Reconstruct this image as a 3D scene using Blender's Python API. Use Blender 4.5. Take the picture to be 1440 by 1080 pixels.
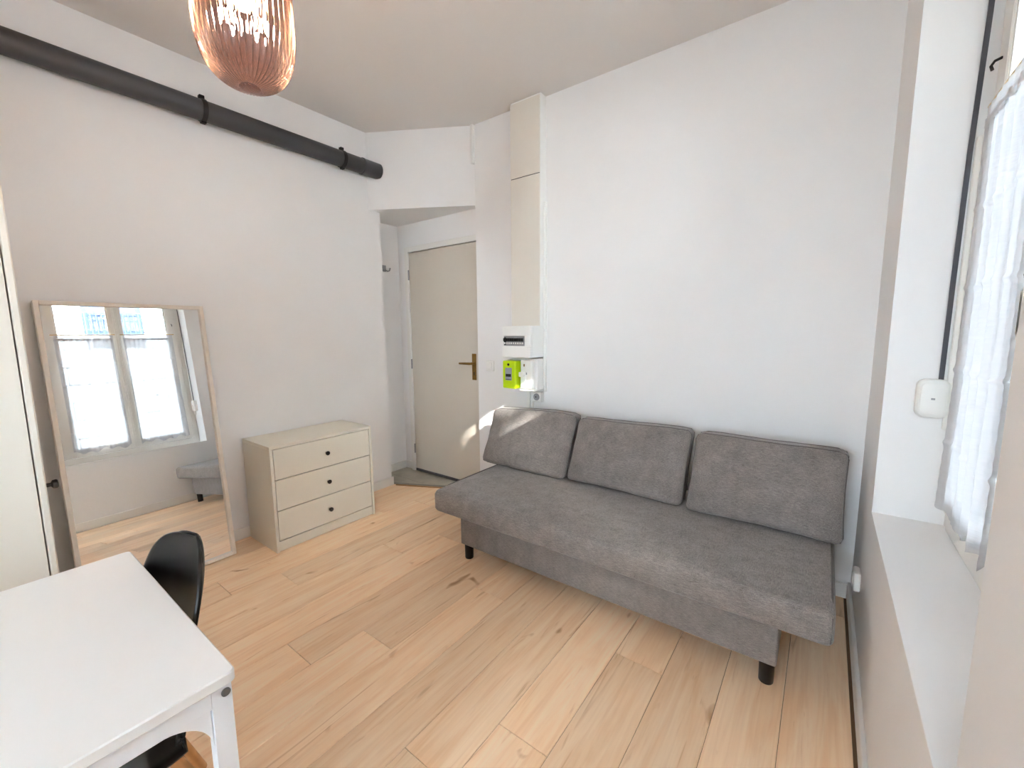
import bpy, math, random
from mathutils import Vector, Matrix
random.seed(7)
for o in list(bpy.data.objects): bpy.data.objects.remove(o, do_unlink=True)
scene = bpy.context.scene
COL = scene.collection
R = math.radians

# ------------------------------------------------------------------ camera
F_PX, YAW, PITCH, ROLL, CAM_H = 594.285, R(36.5498), R(7.1521), R(-0.46819), 1.35
fw = Vector((-math.sin(YAW)*math.cos(PITCH), math.cos(YAW)*math.cos(PITCH), -math.sin(PITCH)))
ri = Vector((math.cos(YAW), math.sin(YAW), 0)); up = ri.cross(fw)
r2 = ri*math.cos(ROLL) + up*math.sin(ROLL); u2 = -ri*math.sin(ROLL) + up*math.cos(ROLL)
cd = bpy.data.cameras.new('camera'); cam = bpy.data.objects.new('camera', cd); COL.objects.link(cam)
cd.sensor_fit = 'HORIZONTAL'; cd.sensor_width = 36.0; cd.lens = F_PX/1440*36.0; cd.clip_start = 0.02; cd.clip_end = 200
cam.matrix_world = Matrix(((r2.x, u2.x, -fw.x, 0), (r2.y, u2.y, -fw.y, 0), (r2.z, u2.z, -fw.z, CAM_H), (0, 0, 0, 1)))
scene.camera = cam

# ------------------------------------------------------------------ sky, sun, exposure
world = bpy.data.worlds.new('world'); scene.world = world; world.use_nodes = True
bg = world.node_tree.nodes['Background']
bg.inputs['Color'].default_value = (0.77, 0.88, 1.0, 1); bg.inputs['Strength'].default_value = 10.0
def light(name, kind, energy, color=(1, 1, 1)):
    l = bpy.data.lights.new(name, kind); l.energy = energy; l.color = color
    o = bpy.data.objects.new(name, l); COL.objects.link(o); return o
sun = light('sun', 'SUN', 5.0, (1.0, 0.95, 0.89)); sun.data.angle = R(0.55)
sun.rotation_euler = Vector((-1.0, 0.565, -0.66)).to_track_quat('-Z', 'Y').to_euler()   # through the gap added between the houses opposite
vs = scene.view_settings
scene.display_settings.display_device = 'sRGB'
vs.view_transform = 'Standard'; vs.look = 'None'; vs.gamma = 1.0; vs.use_curve_mapping = False
vs.exposure = 1.95
try:
    scene.cycles.max_bounces = 10; scene.cycles.diffuse_bounces = 7; scene.cycles.transparent_max_bounces = 24
    scene.cycles.sample_clamp_indirect = 8.0
except Exception: pass

# ------------------------------------------------------------------ materials
def lin(c):
    return tuple(((v/255)/12.92 if v/255 <= 0.04045 else ((v/255+0.055)/1.055)**2.4) for v in c)
def new_mat(name):
    m = bpy.data.materials.new(name); m.use_nodes = True
    nt = m.node_tree; return m, nt, nt.nodes['Principled BSDF'], nt.nodes['Material Output']
def pmat(name, rgb, rough=0.5, metal=0.0, bump=0.0, bscale=60.0, var=0.0, vscale=3.0, spec=0.5):
    m, nt, b, out = new_mat(name); c = lin(rgb)
    b.inputs['Base Color'].default_value = (*c, 1); b.inputs['Roughness'].default_value = rough
    b.inputs['Metallic'].default_value = metal; b.inputs['Specular IOR Level'].default_value = spec
    tc = nt.nodes.new('ShaderNodeTexCoord')
    if var > 0:
        n = nt.nodes.new('ShaderNodeTexNoise'); n.inputs['Scale'].default_value = vscale; n.inputs['Detail'].default_value = 4
        nt.links.new(tc.outputs['Object'], n.inputs['Vector'])
        r = nt.nodes.new('ShaderNodeValToRGB')
        r.color_ramp.elements[0].position = .3; r.color_ramp.elements[1].position = .7
        r.color_ramp.elements[0].color = (*[v*(1-var) for v in c], 1); r.color_ramp.elements[1].color = (*[min(1, v*(1+var)) for v in c], 1)
        nt.links.new(n.outputs['Fac'], r.inputs['Fac']); nt.links.new(r.outputs['Color'], b.inputs['Base Color'])
    if bump > 0:
        n = nt.nodes.new('ShaderNodeTexNoise'); n.inputs['Scale'].default_value = bscale; n.inputs['Detail'].default_value = 5
        nt.links.new(tc.outputs['Object'], n.inputs['Vector'])
        bp = nt.nodes.new('ShaderNodeBump'); bp.inputs['Strength'].default_value = bump; bp.inputs['Distance'].default_value = 0.004
        nt.links.new(n.outputs['Fac'], bp.inputs['Height']); nt.links.new(bp.outputs['Normal'], b.inputs['Normal'])
    return m
M = {}
M['wall'] = pmat('white_wall_paint', (236, 235, 234), .75, bump=.12, bscale=45, var=.012, spec=.25)
M['ceil'] = pmat('white_ceiling_paint', (227, 223, 219), .85, bump=.08, bscale=40, spec=.2)
M['trim'] = pmat('white_gloss_paint', (233, 231, 226), .4, bump=.03, bscale=30)
M['doorpaint'] = pmat('cream_door_paint', (208, 200, 187), .55, bump=.03, bscale=25, var=.02)
M['cream'] = pmat('cream_foil', (230, 224, 209), .45, var=.015, vscale=8)
M['wardrobe'] = pmat('ivory_foil', (232, 227, 216), .45, var=.01)
M['trunk'] = pmat('ivory_plastic', (222, 216, 205), .5, var=.01)
M['plastic'] = pmat('white_plastic', (236, 235, 231), .35, var=.008)
M['greyplastic'] = pmat('grey_plastic', (150, 150, 152), .4, var=.02)
M['darkgap'] = pmat('dark_recess', (38, 36, 35), .7, var=.05)
M['black'] = pmat('black_plastic', (14, 14, 15), .38, bump=.02, bscale=200, var=.05)
M['pipe'] = pmat('anthracite_pipe_paint', (62, 62, 65), .45, bump=.05, bscale=30, var=.04)
M['clamp'] = pmat('black_clamp_metal', (36, 36, 38), .4, metal=.6, var=.05)
M['desk'] = pmat('white_laminate', (240, 239, 237), .35, bump=.015, bscale=120, var=.006)
M['deskmetal'] = pmat('white_powder_coat', (236, 239, 243), .4, bump=.02, bscale=300)
M['screw'] = pmat('grey_screw_cap', (92, 92, 94), .4, metal=.5, var=.05)
M['beech'] = pmat('beech_wood', (205, 150, 96), .45, bump=.03, bscale=40, var=.12, vscale=14)
M['wire'] = pmat('black_wire', (22, 21, 21), .4, metal=.7, var=.05)
M['brass'] = pmat('aged_brass', (140, 108, 58), .35, metal=.85, bump=.03, var=.12, vscale=20)
M['rod'] = pmat('gilt_rod', (206, 178, 132), .4, metal=.3, var=.05)
M['chrome'] = pmat('brushed_steel', (150, 150, 152), .3, metal=.9, var=.04)
M['meter'] = pmat('lime_plastic', (190, 222, 8), .38, var=.015)
M['display'] = pmat('grey_display', (158, 160, 170), .3, var=.03)
M['tile'] = pmat('grey_beige_stone_tile', (180, 174, 159), .45, bump=.08, bscale=25, var=.12, vscale=9)
M['grout'] = pmat('grey_grout', (110, 106, 98), .9, var=.08)
M['alu'] = pmat('brushed_aluminium_strip', (176, 172, 160), .4, metal=.5, var=.04)
M['legblack'] = pmat('black_sofa_leg', (18, 17, 17), .45, var=.05)
M['facade'] = pmat('pale_limestone', (238, 235, 230), .85, bump=.2, bscale=12, var=.05, vscale=1.5)
M['mortar'] = pmat('mortar', (48, 46, 44), .95, var=.05)
M['street'] = pmat('asphalt', (120, 118, 115), .9, bump=.3, bscale=60, var=.1)
M['bluegrey'] = pmat('blue_grey_shutter', (18, 40, 74), .5, var=.05)
M['railing'] = pmat('painted_railing', (34, 54, 86), .5, var=.05)
M['strap'] = pmat('grey_shutter_strap', (74, 74, 80), .7, bump=.15, bscale=400, var=.05)
M['subfloor'] = pmat('dark_joint', (112, 84, 58), .9, var=.05)

def mirror_mat():
    m, nt, b, out = new_mat('mirror_silver')
    b.inputs['Base Color'].default_value = (.93, .945, .94, 1); b.inputs['Metallic'].default_value = 1; b.inputs['Roughness'].default_value = 0.0
    return m
M['mirror'] = mirror_mat()
def pane_mat(name, tint=(1, 1, 1), gloss=.08):
    m, nt, b, out = new_mat(name); nt.nodes.remove(b)
    t = nt.nodes.new('ShaderNodeBsdfTransparent'); t.inputs['Color'].default_value = (*tint, 1)
    g = nt.nodes.new('ShaderNodeBsdfGlossy'); g.inputs['Roughness'].default_value = 0.0
    fr = nt.nodes.new('ShaderNodeFresnel'); fr.inputs['IOR'].default_value = 1.45
    mx = nt.nodes.new('ShaderNodeMixShader')
    nt.links.new(fr.outputs['Fac'], mx.inputs['Fac']); nt.links.new(t.outputs[0], mx.inputs[1]); nt.links.new(g.outputs[0], mx.inputs[2])
    nt.links.new(mx.outputs[0], out.inputs['Surface']); return m
M['pane'] = pane_mat('window_glass', (.97, .99, .99))
def curtain_mat():
    m, nt, b, out = new_mat('white_sheer_crinkled_cotton'); nt.nodes.remove(b)
    tc = nt.nodes.new('ShaderNodeTexCoord')
    mp = nt.nodes.new('ShaderNodeMapping'); mp.inputs['Scale'].default_value = (1, 6, 45)
    nt.links.new(tc.outputs['Object'], mp.inputs['Vector'])
    n = nt.nodes.new('ShaderNodeTexNoise'); n.inputs['Scale'].default_value = 2.0; n.inputs['Detail'].default_value = 3
    nt.links.new(mp.outputs['Vector'], n.inputs['Vector'])
    bp = nt.nodes.new('ShaderNodeBump'); bp.inputs['Strength'].default_value = .5; bp.inputs['Distance'].default_value = .004
    nt.links.new(n.outputs['Fac'], bp.inputs['Height'])
    tl = nt.nodes.new('ShaderNodeBsdfTranslucent'); tl.inputs['Color'].default_value = (.18, .19, .21, 1)
    df = nt.nodes.new('ShaderNodeBsdfDiffuse'); df.inputs['Color'].default_value = (.88, .88, .9, 1)
    tr = nt.nodes.new('ShaderNodeBsdfTransparent'); tr.inputs['Color'].default_value = (.98, .99, 1, 1)
    for q in (tl, df): nt.links.new(bp.outputs['Normal'], q.inputs['Normal'])
    a = nt.nodes.new('ShaderNodeMixShader'); a.inputs['Fac'].default_value = .68
    nt.links.new(tl.outputs[0], a.inputs[1]); nt.links.new(df.outputs[0], a.inputs[2])
    c = nt.nodes.new('ShaderNodeMixShader')
    rm = nt.nodes.new('ShaderNodeMapRange'); rm.inputs['To Min'].default_value = .90; rm.inputs['To Max'].default_value = .98
    nt.links.new(n.outputs['Fac'], rm.inputs['Value']); nt.links.new(rm.outputs[0], c.inputs['Fac'])
    nt.links.new(tr.outputs[0], c.inputs[1]); nt.links.new(a.outputs[0], c.inputs[2])
    nt.links.new(c.outputs[0], out.inputs['Surface']); return m
M['curtain'] = curtain_mat()
def fabric_mat():
    m, nt, b, out = new_mat('grey_melange_fabric')
    tc = nt.nodes.new('ShaderNodeTexCoord')
    cols = []
    for sc in ((420, 55, 420), (55, 420, 420), (40, 40, 40)):
        mp = nt.nodes.new('ShaderNodeMapping'); mp.inputs['Scale'].default_value = sc
        nt.links.new(tc.outputs['Object'], mp.inputs['Vector'])
        n = nt.nodes.new('ShaderNodeTexNoise'); n.inputs['Scale'].default_value = 1.0 if sc[0] != 40 else .35; n.inputs['Detail'].default_value = 3
        nt.links.new(mp.outputs['Vector'], n.inputs['Vector']); cols.append(n)
    ad = nt.nodes.new('ShaderNodeMath'); ad.operation = 'ADD'
    nt.links.new(cols[0].outputs['Fac'], ad.inputs[0]); nt.links.new(cols[1].outputs['Fac'], ad.inputs[1])
    ad2 = nt.nodes.new('ShaderNodeMath'); ad2.operation = 'MULTIPLY_ADD'; ad2.inputs[1].default_value = .5
    nt.links.new(cols[2].outputs['Fac'], ad2.inputs[0]); nt.links.new(ad.outputs[0], ad2.inputs[2])
    r = nt.nodes.new('ShaderNodeValToRGB')
    r.color_ramp.elements[0].position = .75; r.color_ramp.elements[0].color = (*lin((93, 87, 84)), 1)
    r.color_ramp.elements[1].position = 1.75; r.color_ramp.elements[1].color = (*lin((157, 149, 144)), 1)
    mr = nt.nodes.new('ShaderNodeMath'); mr.operation = 'MULTIPLY'; mr.inputs[1].default_value = .6
    nt.links.new(ad2.outputs[0], mr.inputs[0])
    r.color_ramp.elements[0].position = .5; r.color_ramp.elements[1].position = 1.0
    nt.links.new(mr.outputs[0], r.inputs['Fac']); nt.links.new(r.outputs['Color'], b.inputs['Base Color'])
    b.inputs['Roughness'].default_value = .95; b.inputs['Specular IOR Level'].default_value = .15
    b.inputs['Sheen Weight'].default_value = .25; b.inputs['Sheen Roughness'].default_value = .5
    n = nt.nodes.new('ShaderNodeTexNoise'); n.inputs['Scale'].default_value = 9; n.inputs['Detail'].default_value = 2
    nt.links.new(tc.outputs['Object'], n.inputs['Vector'])
    b1 = nt.nodes.new('ShaderNodeBump'); b1.inputs['Strength'].default_value = .15; b1.inputs['Distance'].default_value = .012
    nt.links.new(n.outputs['Fac'], b1.inputs['Height'])
    bp = nt.nodes.new('ShaderNodeBump'); bp.inputs['Strength'].default_value = .3; bp.inputs['Distance'].default_value = .001
    nt.links.new(ad.outputs[0], bp.inputs['Height']); nt.links.new(b1.outputs['Normal'], bp.inputs['Normal'])
    nt.links.new(bp.outputs['Normal'], b.inputs['Normal'])
    return m
M['fabric'] = fabric_mat()
M['piping'] = pmat('grey_piping', (104, 98, 95), .9, bump=.2, bscale=300, var=.08, vscale=60)
def wood_mat(name, light_c, dark_c, axis_long='Y'):
    m, nt, b, out = new_mat(name)
    tc = nt.nodes.new('ShaderNodeTexCoord'); oi = nt.nodes.new('ShaderNodeObjectInfo')
    off = nt.nodes.new('ShaderNodeVectorMath'); off.operation = 'SCALE'; off.inputs['Scale'].default_value = 37.0
    cb = nt.nodes.new('ShaderNodeCombineXYZ')
    for k in range(3): nt.links.new(oi.outputs['Random'], cb.inputs[k])
    nt.links.new(cb.outputs[0], off.inputs[0])
    va = nt.nodes.new('ShaderNodeVectorMath'); va.operation = 'ADD'
    nt.links.new(tc.outputs['Object'], va.inputs[0]); nt.links.new(off.outputs[0], va.inputs[1])
    def noise(scale, s=1.0, detail=4, dist=0.0):
        mp = nt.nodes.new('ShaderNodeMapping'); mp.inputs['Scale'].default_value = scale
        nt.links.new(va.outputs[0], mp.inputs['Vector'])
        n = nt.nodes.new('ShaderNodeTexNoise'); n.inputs['Scale'].default_value = s; n.inputs['Detail'].default_value = detail
        n.inputs['Distortion'].default_value = dist
        nt.links.new(mp.outputs['Vector'], n.inputs['Vector']); return n
    L = (lambda a, l: (a, l, a)) if axis_long == 'Y' else (lambda a, l: (l, a, a))
    n1 = noise(L(13, 1.5), 1, 4, 1.8)          # broad cathedral figure
    n2 = noise(L(95, 3.0), 1, 5, .3)          # fine grain
    n3 = noise(L(26, 1.8), 1, 3, 1.5)         # dark streaks
    n4 = noise((8, 5, 8), 1, 2, .4)           # knots
    rmp = nt.nodes.new('ShaderNodeValToRGB'); e = rmp.color_ramp.elements
    e[0].position = .36; e[0].color = (*lin(dark_c), 1); e[1].position = .62; e[1].color = (*lin(light_c), 1)
    nt.links.new(n1.outputs['Fac'], rmp.inputs['Fac'])
    def mult(colsock, facsock, lo, hi, dark):
        mr = nt.nodes.new('ShaderNodeMapRange'); mr.inputs['From Min'].default_value = lo; mr.inputs['From Max'].default_value = hi
        mr.inputs['To Min'].default_value = dark; mr.inputs['To Max'].default_value = 1.0
        nt.links.new(facsock, mr.inputs['Value'])
        mx = nt.nodes.new('ShaderNodeMix'); mx.data_type = 'RGBA'; mx.blend_type = 'MULTIPLY'; mx.inputs[0].default_value = 1.0
        nt.links.new(colsock, mx.inputs[6])
        cc = nt.nodes.new('ShaderNodeCombineColor')
        p1 = nt.nodes.new('ShaderNodeMath'); p1.operation = 'POWER'; p1.inputs[1].default_value = 1.5
        p2 = nt.nodes.new('ShaderNodeMath'); p2.operation = 'POWER'; p2.inputs[1].default_value = 2.0
        nt.links.new(mr.outputs[0], p1.inputs[0]); nt.links.new(mr.outputs[0], p2.inputs[0])
        nt.links.new(mr.outputs[0], cc.inputs[0]); nt.links.new(p1.outputs[0], cc.inputs[1]); nt.links.new(p2.outputs[0], cc.inputs[2])
        nt.links.new(cc.outputs[0], mx.inputs[7]); return mx.outputs[2]
    c = mult(rmp.outputs['Color'], n2.outputs['Fac'], .30, .58, .94)
    c = mult(c, n3.outputs['Fac'], .27, .38, .78)
    c = mult(c, n4.outputs['Fac'], .22, .31, .48)
    hs = nt.nodes.new('ShaderNodeHueSaturation')
    mv = nt.nodes.new('ShaderNodeMapRange'); mv.inputs['To Min'].default_value = .93; mv.inputs['To Max'].default_value = 1.10
    nt.links.new(oi.outputs['Random'], mv.inputs['Value']); nt.links.new(mv.outputs[0], hs.inputs['Value'])
    nt.links.new(c, hs.inputs['Color']); nt.links.new(hs.outputs['Color'], b.inputs['Base Color'])
    b.inputs['Roughness'].default_value = .42; b.inputs['Specular IOR Level'].default_value = .4
    bp = nt.nodes.new('ShaderNodeBump'); bp.inputs['Strength'].default_value = .12; bp.inputs['Distance'].default_value = .002
    nt.links.new(n2.outputs['Fac'], bp.inputs['Height']); nt.links.new(bp.outputs['Normal'], b.inputs['Normal'])
    return m
M['oak'] = wood_mat('light_oak_laminate', (250, 219, 184), (243, 204, 163))
M['birch'] = pmat('whitewashed_wood', (226, 216, 203), .5, bump=.05, bscale=60, var=.05, vscale=18)
M['oakstrip'] = wood_mat('oak_strip', (190, 142, 96), (168, 120, 78), 'X')
def smoked_glass():
    m, nt, b, out = new_mat('smoked_rose_ribbed_glass'); nt.nodes.remove(b)
    g = nt.nodes.new('ShaderNodeBsdfGlass'); g.inputs['Color'].default_value = (.91, .83, .81, 1); g.inputs['Roughness'].default_value = .03; g.inputs['IOR'].default_value = 1.45
    t = nt.nodes.new('ShaderNodeBsdfTransparent'); t.inputs['Color'].default_value = (.80, .70, .67, 1)
    mx = nt.nodes.new('ShaderNodeMixShader'); mx.inputs['Fac'].default_value = .55
    nt.links.new(t.outputs[0], mx.inputs[1]); nt.links.new(g.outputs[0], mx.inputs[2]); nt.links.new(mx.outputs[0], out.inputs['Surface'])
    return m
M['smoke'] = smoked_glass()
def emit_mat(name, col, s):
    m, nt, b, out = new_mat(name)
    b.inputs['Base Color'].default_value = (*col, 1); b.inputs['Emission Color'].default_value = (*col, 1); b.inputs['Emission Strength'].default_value = s
    return m
M['bulb'] = emit_mat('glowing_bulb', (1.0, .74, .45), 60.0)

# ------------------------------------------------------------------ mesh builder
class MB:
    def __init__(s): s.v = []; s.f = []
    def add(s, vs_, fs):
        o = len(s.v); s.v += [tuple(v) for v in vs_]; s.f += [tuple(i+o for i in f) for f in fs]; return s
    def box(s, x0, x1, y0, y1, z0, z1, bev=0.0):
        if bev > 0:
            b = bev; vv = []; ids = {}
            X = (x0, x1); Y = (y0, y1); Z = (z0, z1)
            def vid(p):
                ids.setdefault(p, len(vv)); 
                if ids[p] == len(vv): vv.append(p)
                return ids[p]
            def P(i, j, k, ax):
                sx, sy, sz = (1 if i == 0 else -1), (1 if j == 0 else -1), (1 if k == 0 else -1)
                return vid((X[i]+(0 if ax == 0 else sx*b), Y[j]+(0 if ax == 1 else sy*b), Z[k]+(0 if ax == 2 else sz*b)))
            fs = []
            for i in (0, 1):
                q = [P(i, 0, 0, 0), P(i, 1, 0, 0), P(i, 1, 1, 0), P(i, 0, 1, 0)]; fs.append(q if i else q[::-1])
                q = [P(0, i, 0, 1), P(1, i, 0, 1), P(1, i, 1, 1), P(0, i, 1, 1)]; fs.append(q[::-1] if i else q)
                q = [P(0, 0, i, 2), P(1, 0, i, 2), P(1, 1, i, 2), P(0, 1, i, 2)]; fs.append(q if i else q[::-1])
            c = ((x0+x1)/2, (y0+y1)/2, (z0+z1)/2)
            def orient(q):
                a, b_, d = (Vector(vv[q[0]]), Vector(vv[q[1]]), Vector(vv[q[2]])); n = (b_-a).cross(d-a)
                mid = sum((Vector(vv[t]) for t in q), Vector())/len(q) - Vector(c)
                return q if n.dot(mid) > 0 else q[::-1]
            for j in (0, 1):
                for k in (0, 1):
                    fs.append(orient([P(0, j, k, 1), P(1, j, k, 1), P(1, j, k, 2), P(0, j, k, 2)]))
                    fs.append(orient([P(j, 0, k, 0), P(j, 1, k, 0), P(j, 1, k, 2), P(j, 0, k, 2)]))
                    fs.append(orient([P(j, k, 0, 0), P(j, k, 1, 0), P(j, k, 1, 1), P(j, k, 0, 1)]))
            for i in (0, 1):
                for j in (0, 1):
                    for k in (0, 1): fs.append(orient([P(i, j, k, 0), P(i, j, k, 1), P(i, j, k, 2)]))
            return s.add(vv, fs)
        v = [(x, y, z) for z in (z0, z1) for y in (y0, y1) for x in (x0, x1)]
        return s.add(v, [(0, 2, 3, 1), (4, 5, 7, 6), (0, 1, 5, 4), (2, 6, 7, 3), (0, 4, 6, 2), (1, 3, 7, 5)])
    def prism(s, poly, z0, z1):
        n = len(poly)
        a = sum(poly[i][0]*poly[(i+1) % n][1]-poly[(i+1) % n][0]*poly[i][1] for i in range(n))
        if a < 0: poly = poly[::-1]
        v = [(x, y, z0) for x, y in poly]+[(x, y, z1) for x, y in poly]
        return s.add(v, [tuple(range(n))[::-1], tuple(range(n, 2*n))]+[(i, (i+1) % n, (i+1) % n+n, i+n) for i in range(n)])
    def prism_axis(s, poly, axis, a0, a1):
        t = MB().prism(poly, a0, a1)
        if axis == 'x': vv = [(z, x, y) for x, y, z in t.v]          # poly given as (y,z)
        elif axis == 'y': vv = [(y, z, x) for x, y, z in t.v]        # poly given as (z,x)
        else: vv = t.v
        return s.add(vv, t.f)
    def tube(s, pts, rad, n=12, cap=True):
        pts = [Vector(p) for p in pts]; m = len(pts); rings = []
        rads = rad if isinstance(rad, (list, tuple)) else [rad]*m
        prev = None
        for i in range(m):
            t = (pts[min(i+1, m-1)]-pts[max(i-1, 0)]).normalized()
            if prev is None:
                a = Vector((0, 0, 1)) if abs(t.z) < .9 else Vector((1, 0, 0)); u = t.cross(a).normalized()
            else: u = (prev-t*prev.dot(t)).normalized()
            prev = u; w = t.cross(u)
            rings.append([pts[i]+(u*math.cos(2*math.pi*k/n)+w*math.sin(2*math.pi*k/n))*rads[i] for k in range(n)])
        v = [p for r_ in rings for p in r_]; f = []
        for i in range(m-1):
            for k in range(n): f.append((i*n+k, i*n+(k+1) % n, (i+1)*n+(k+1) % n, (i+1)*n+k))
        if cap: f += [tuple(range(n))[::-1], tuple((m-1)*n+k for k in range(n))]
        return s.add(v, f)
    def loop_tube(s, pts, rad, n=6):
        pts = [Vector(p) for p in pts]; m = len(pts); v = []; f = []
        c = sum(pts, Vector())/m
        for i in range(m):
            t = (pts[(i+1) % m]-pts[i-1]).normalized(); u = (pts[i]-c); u = (u-t*u.dot(t)).normalized(); w = t.cross(u)
            v += [pts[i]+(u*math.cos(2*math.pi*k/n)+w*math.sin(2*math.pi*k/n))*rad for k in range(n)]
        for i in range(m):
            j = (i+1) % m
            for k in range(n): f.append((i*n+k, i*n+(k+1) % n, j*n+(k+1) % n, j*n+k))
        return s.add(v, f)
    def lathe(s, prof, n=24, axis='z', c=(0, 0, 0), fn=None):
        v = []; f = []; m = len(prof)
        for r_, h in prof:
            for k in range(n):
                a = 2*math.pi*k/n; rr = r_*(fn(a, h) if fn else 1)
                p = (rr*math.cos(a), rr*math.sin(a), h)
                if axis == 'x': p = (p[2], p[0], p[1])
                if axis == 'y': p = (p[1], p[2], p[0])
                v.append((p[0]+c[0], p[1]+c[1], p[2]+c[2]))
        for i in range(m-1):
            for k in range(n): f.append((i*n+k, i*n+(k+1) % n, (i+1)*n+(k+1) % n, (i+1)*n+k))
        if prof[0][0] > 1e-6: f.append(tuple(range(n))[::-1])
        if prof[-1][0] > 1e-6: f.append(tuple((m-1)*n+k for k in range(n)))
        return s.add(v, f)
    def rbox(s, h, r, n=(4, 4, 4), seg=3, c=(0, 0, 0), fn=None):
        """box with half sizes h and rounded edges r; fn bends every point"""
        def ax(hh, k):
            inner = [-(hh-r)+2*(hh-r)*i/k for i in range(k+1)]
            o = [r*math.tan(math.pi/4*j/seg) for j in range(1, seg+1)]
            return [-(hh-r)-x for x in o[::-1]]+inner+[(hh-r)+x for x in o]
        A = [ax(h[i], n[i]) for i in range(3)]; vv = []; ids = {}; fs = []
        def vid(p):
            key = tuple(round(q, 6) for q in p)
            if key not in ids:
                ids[key] = len(vv)
                inn = Vector([max(-(h[i]-r), min(h[i]-r, p[i])) for i in range(3)]); d = Vector(p)-inn
                q = inn+d.normalized()*r if d.length > 1e-9 else inn
                if fn: q = Vector(fn(q))
                vv.append((q.x+c[0], q.y+c[1], q.z+c[2]))
            return ids[key]
        for a in range(3):
            b, d = (a+1) % 3, (a+2) % 3
            for sg in (-1, 1):
                for i in range(len(A[b])-1):
                    for j in range(len(A[d])-1):
                        q = []
                        for (ii, jj) in ((i, j), (i+1, j), (i+1, j+1), (i, j+1)):
                            p = [0, 0, 0]; p[a] = sg*h[a]; p[b] = A[b][ii]; p[d] = A[d][jj]; q.append(vid(p))
                        fs.append(tuple(q) if sg > 0 else tuple(q[::-1]))
        return s.add(vv, fs)
    def grid(s, nu, nv, fn):
        v = [fn(i/nu, j/nv) for j in range(nv+1) for i in range(nu+1)]
        f = [(j*(nu+1)+i, j*(nu+1)+i+1, (j+1)*(nu+1)+i+1, (j+1)*(nu+1)+i) for j in range(nv) for i in range(nu)]
        return s.add(v, f)
    def mesh(s, name, smooth=True, off=(0, 0, 0)):
        me = bpy.data.meshes.new(name)
        me.from_pydata([(x-off[0], y-off[1], z-off[2]) for x, y, z in s.v], [], s.f); me.update()
        if smooth:
            for p in me.polygons: p.use_smooth = True
            try: me.set_sharp_from_angle(angle=R(38))
            except Exception: pass
        return me
def rrect(x0, x1, y0, y1, r, n=5):
    out = []
    for cx_, cy_, a0 in ((x1-r, y1-r, 0), (x0+r, y1-r, 90), (x0+r, y0+r, 180), (x1-r, y0+r, 270)):
        out += [(cx_+r*math.cos(R(a0+90*i/n)), cy_+r*math.sin(R(a0+90*i/n))) for i in range(n+1)]
    return out
ORG = {}
def obj(name, mb, mat, parent=None, smooth=True, world=True, loc=None):
    """one mesh object; its coordinates are in the world frame unless world=False (then the parent's frame)"""
    off = ORG.get(parent.name, Vector()) if (parent and world) else Vector()
    if parent is None and loc is not None: off = Vector(loc)
    o = bpy.data.objects.new(name, mb.mesh(name, smooth, off)); COL.objects.link(o)
    o.data.materials.append(M[mat] if isinstance(mat, str) else mat)
    if parent: o.parent = parent; ORG[o.name] = ORG.get(parent.name, Vector())
    elif loc is not None: o.location = loc; ORG[o.name] = Vector(loc)
    return o
def tag(o, label, cat, group=None, kind=None):
    o['label'] = label; o['category'] = cat
    if group: o['group'] = group
    if kind: o['kind'] = kind
    return o
def thing(name, loc, label, cat, group=None, kind=None, rot=(0, 0, 0)):
    e = bpy.data.objects.new(name, None); COL.objects.link(e); e.location = loc; e.rotation_euler = rot
    e.empty_display_size = .05; ORG[e.name] = Vector(loc); return tag(e, label, cat, group, kind)
def struct(name, mb, mat, label, cat): return tag(obj(name, mb, mat, smooth=False), label, cat, kind='structure')

# ------------------------------------------------------------------ room shell
XL, XR, YF, YN, ZC = -3.024, 0.182, 2.592, -2.10, 2.905
XO = 0.60                                     # outer face of the street wall
WY0, WY1, WZ0, WZ1 = 0.765, 2.035, 0.66, 2.62  # window opening
NX0, NX1 = -.78, .02                        # added unseen window, in the wall behind the camera
ZS = 2.322                                    # soffit of the entry recess
LW_END = 2.272
XN, YD = -3.29, 2.66                          # recess side wall, recess door wall
struct('wall_left', MB().box(-3.45, XL, YN-.2, LW_END, -.1, ZC+.05).box(-3.45, XN, LW_END, 2.9, -.1, ZC+.05), 'wall', 'plain white wall on the left carrying the dark pipe', 'wall')
struct('wall_far', MB().box(-2.262, XO, YF, 2.9, -.1, ZC+.05), 'wall', 'white wall behind the grey sofa', 'wall')
struct('wall_entry', MB().box(XN, -3.165, YD, 2.9, -.1, ZS+.02).box(-3.165, -2.262, YD, 2.9, 2.105, ZS+.02).box(-3.165, -2.262, 2.74, 2.9, -.1, 2.105), 'wall', 'white wall around the entrance door at the back of the recess', 'wall')
struct('wall_lintel', MB().prism([(XL, 2.166), (-2.262, 2.602), (-2.262, 2.9), (-3.40, 2.9), (-3.40, LW_END), (XL, LW_END)], ZS, ZC+.05), 'wall', 'slanted white wall above the entry recess where the pipe ends', 'wall')
struct('wall_near', MB().box(-3.45, NX0, YN-.25, YN, -.1, ZC+.05).box(NX1, XO, YN-.25, YN, -.1, ZC+.05).box(NX0, NX1, YN-.25, YN, -.1, WZ0).box(NX0, NX1, YN-.25, YN, WZ1, ZC+.05), 'wall', 'white wall behind the camera', 'wall')
struct('wall_right', MB().box(XR, XO, YN, WY0, -.1, ZC+.05).box(XR, XO, WY1, YF, -.1, ZC+.05).box(XR, XO, WY0, WY1, -.1, WZ0-.012).box(XR, XO, WY0, WY1, WZ1, ZC+.05), 'wall', 'white window wall on the right with a deep reveal', 'wall')
struct('ceiling', MB().box(-3.6, XO+.05, YN-.25, 3.0, ZC, ZC+.15), 'ceil', 'smooth white ceiling above the whole room', 'ceiling')

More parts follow.
